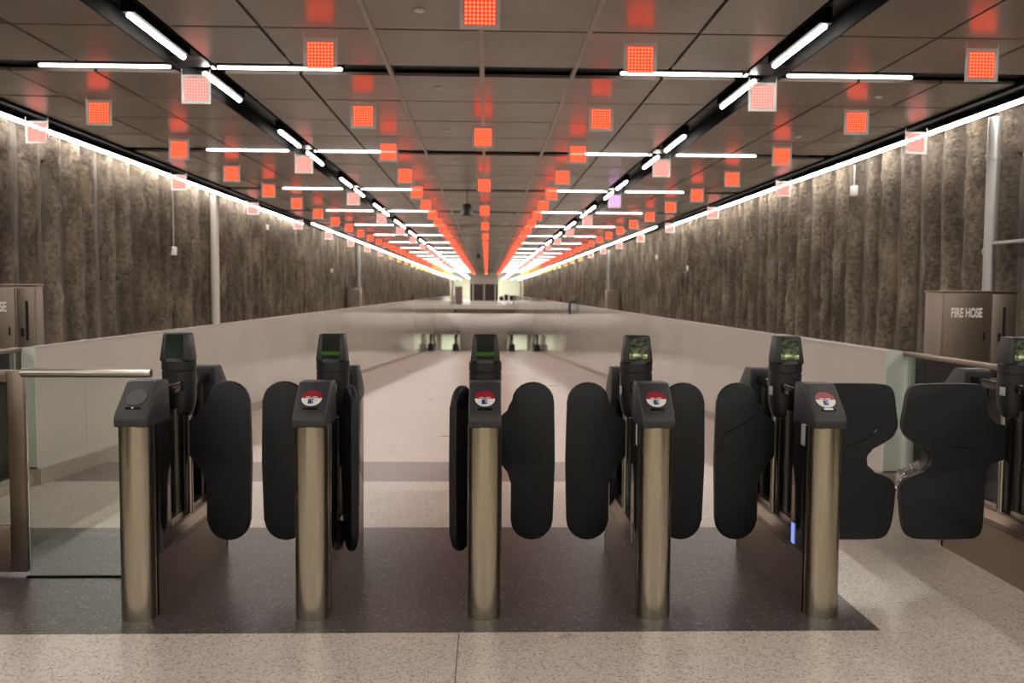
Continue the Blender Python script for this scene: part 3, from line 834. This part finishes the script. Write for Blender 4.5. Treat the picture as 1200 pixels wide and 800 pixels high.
def screen_mat(name, bars, back):
    m = bpy.data.materials.new(name); m.use_nodes = True; nt, N, L, b = nodes(m)
    b.inputs['Base Color'].default_value = (.004,.006,.004,1); b.inputs['Roughness'].default_value = .08
    v = coords(nt); sp = add(nt, 'ShaderNodeSeparateXYZ'); L.new(v, sp.inputs[0])
    mr = add(nt, 'ShaderNodeMapRange'); L.new(sp.outputs[2], mr.inputs[0]); mr.inputs[1].default_value = -.058; mr.inputs[2].default_value = .058
    c = ramp(nt, mr.outputs[0], bars)
    if back:
        n = noise_node(nt, coords(nt, (1,1,1.4)), 34, 2, .6)
        c = mixc(nt, c, ramp(nt, n, [(.42, (.25,.25,.22)), (.62, (1.3,1.35,1.2))]), 1, 'MULTIPLY')
    L.new(c, b.inputs['Emission Color']); b.inputs['Emission Strength'].default_value = 1.0
    return m
K = (.002,.002,.002)
SCREEN = {
 'dark': screen_mat('screen_dark_green', [(0,(.0005,.004,.002)),(.5,(.0004,.003,.0015)),(1,(.0003,.002,.001))], False),
 'bar': screen_mat('screen_green_bar', [(0,K),(.10,K),(.12,(.009,.024,.003)),(.27,(.009,.024,.003)),(.29,K),(1,(.003,.003,.002))], False),
 'reflecting': screen_mat('screen_reflection', [(0,(.03,.036,.014)),(.08,(.08,.10,.03)),(.17,(.20,.22,.14)),(.24,(.06,.07,.035)),(.36,(.026,.028,.018)),(.8,(.020,.022,.015)),(1,(.012,.012,.008))], True),  # greenish reflection on the screen glass painted as emission
}
def gate(x, label, screen, left=None, right=None, blank=False, extra=None):
    g = empty('fare_gate', (x, 0, 0), label, 'fare gate', 'fare gates')
    m = MB(); m.prism([(-.078,0),(-.078,.292),(-.056,.335),(-.056,.35),(.056,.35),(.056,.335),(.078,.292),(.078,0)], .08, GL-.08, 'y')
    m.build('base', M_bronze, g, smooth=20)
    m = MB()
    for sx in (-1, 1):
        m.box(*sorted((sx*.078, sx*.0795)), .30, GL-.28, .262, .266)
    m.build('base_seam', M_rubber, g, smooth=0)
    hd = pillar(g); rh = pillar(g, True)
    if blank:
        m = MB(); m.prism([(.047*math.cos(a), .047*math.sin(a)) for a in [2*math.pi*i/40 for i in range(40)]], 0, .0035, 'z')
        o = m.build('reader_pad', M_pad, hd, smooth=30); o.location = (0,.078,1.0225); o.rotation_euler = (math.radians(42.8),0,0)
    else:
        sticker(hd)
    m = MB(); m.box(-.034,.034,-.008,.006,0,.0025,.001)
    o = m.build('name_strip', M_glossblack, hd); o.location = (0,.033,.9815); o.rotation_euler = (math.radians(42.8),0,0)
    m = MB(); m.box(-.044,.044,.24,GL-.24,1.0,1.052,.006); m.build('top_rail', M_glossblack, g)
    for a, b in ((.27,.575),(.685,GL-.27)):
        m = MB(); m.box(-.005,.005,a,b,.365,1.0); m.build('glass_pane', M_gateglass, g, smooth=0)
        m = MB(); m.box(-.03,.03,a,b,.35,.368); m.box(-.012,.012,a,a+.02,.36,1.0); m.box(-.012,.012,b-.02,b,.36,1.0); m.build('pane_frame', M_tube_steel, g, smooth=0)
    tower(g, screen)
    if left: paddle(g, -1, *left)
    if right: paddle(g, 1, *right)
    for (nm, mt, bx) in (extra or []):
        m = MB(); m.box(*bx, .0008); m.build(nm, mt, g)
    return g
OPEN = math.radians(70)
gate(-1.6, 'leftmost fare gate, blank reader disc without sticker, beside the glass side panel', 'dark', None, ('pill',), blank=True)
gate(-.8, 'second fare gate from the left, its right paddle swung open', 'bar', ('pill',), ('pill', -OPEN))
gate(0, 'fare gate in the middle of the row, its left paddle swung open', 'bar', ('pill', OPEN), ('pill',))
gate(.8, 'fourth fare gate from the left, one small grey label on its tower', 'reflecting', ('pill',), ('pill',),
     extra=[('label_plate', M_greylabel, (-.0835,-.0815,.10,.135,.80,.90)), ('label_plate', M_greylabel, (-.087,-.082,.575,.62,.985,1.03)), ('label_plate', M_greylabel, (-.0835,-.0815,.20,.235,.30,.38))])
gate(1.6, 'fifth fare gate, wide notched paddle on its right, small white strip on its head', 'reflecting', ('pill', 0, 'seam'), ('big',),
     extra=[('label_plate', M_greylabel, (-.0835,-.0815,.10,.15,.80,.90)), ('label_plate', M_greylabel, (-.087,-.082,.575,.62,.985,1.03)),
            ('blue_label', mat('blue_label', (.25,.32,.7), .4, emis=(.25,.35,.9), es=.35), (-.0835,-.0815,.21,.25,.295,.395))])
m = MB(); m.box(-.022,.022,-.006,.006,0,.0012,.0004); gg = [o for o in COL.objects if o.name.startswith('fare_gate')][4]
o = m.build('white_strip', M_white, gg); o.location = (0,.035,.986); o.rotation_euler = (math.radians(42.8),0,0)
gate(2.85, 'rightmost fare gate, cut by the photo edge, with a wide notched paddle on its left', 'reflecting', ('big',), None,
     extra=[('label_plate', M_greylabel, (-.087,-.082,.575,.62,.985,1.03))])

# ---------------------------------------------------------------- left side screen and swing gate
sp_ = empty('glass_screen', (-2.39, .63, 0), 'clear glass side panel with a round steel handrail, left of the leftmost fare gate', 'glass screen')
m = MB(); m.box(0,.62,-.006,.006,.0,1.062); m.build('glass_pane', M_glass, sp_, smooth=0)
m = MB(); m.tube((-.02,0,1.083),(.645,0,1.083), .0235, 24); m.build('handrail', M_tube_steel, sp_)
m = MB(); m.box(-.02,.62,-.012,.012,0,.006); m.build('floor_channel', M_channel, sp_, smooth=0)
dg = empty('swing_gate', (-2.41, .66, .025), 'bronze framed glass swing gate at the left edge of the photo', 'gate')
m = MB(); m.box(-.085,0,-.022,.022,0,1.07,.004); m.build('stile', M_bronze_v, dg)
m = MB(); m.box(-1.0,-.915,-.022,.022,0,1.07,.004); m.build('stile', M_bronze_v, dg)
m = MB(); m.box(-.915,-.085,-.022,.022,1.008,1.07,.004); m.build('top_rail', M_bronze_v, dg)
m = MB(); m.box(-.915,-.085,-.022,.022,0,.245,.004); m.build('bottom_rail', M_bronze_v, dg)
m = MB(); m.box(-.915,-.085,-.005,.005,.245,1.008); m.build('glass_pane', M_glass, dg, smooth=0)
m = MB(); m.tube((-1.03,0,-.025),(-1.03,0,1.1), .025, 16); m.build('hinge_post', M_bronze_v, dg)

# crumpled clear bag by the right kerb
m = MB()
bmesh.ops.create_icosphere(m.bm, subdivisions=4, radius=1)
for v in m.bm.verts:
    p = v.co.copy()
    n = noise.noise(p*1.6)*.25+noise.noise(p*4.2+Vector((3,1,2)))*.16
    r_ = 1+n
    v.co = Vector((p.x*.13*r_, p.y*.16*r_, (p.z*.5+.5)*.34*(1+.4*n)))
o = m.build('plastic_bag', M_bag, smooth=180); o.location = (3.02, 1.95, .01)
tag(o, 'crumpled clear plastic bag on the floor behind the notched paddles', 'bag')
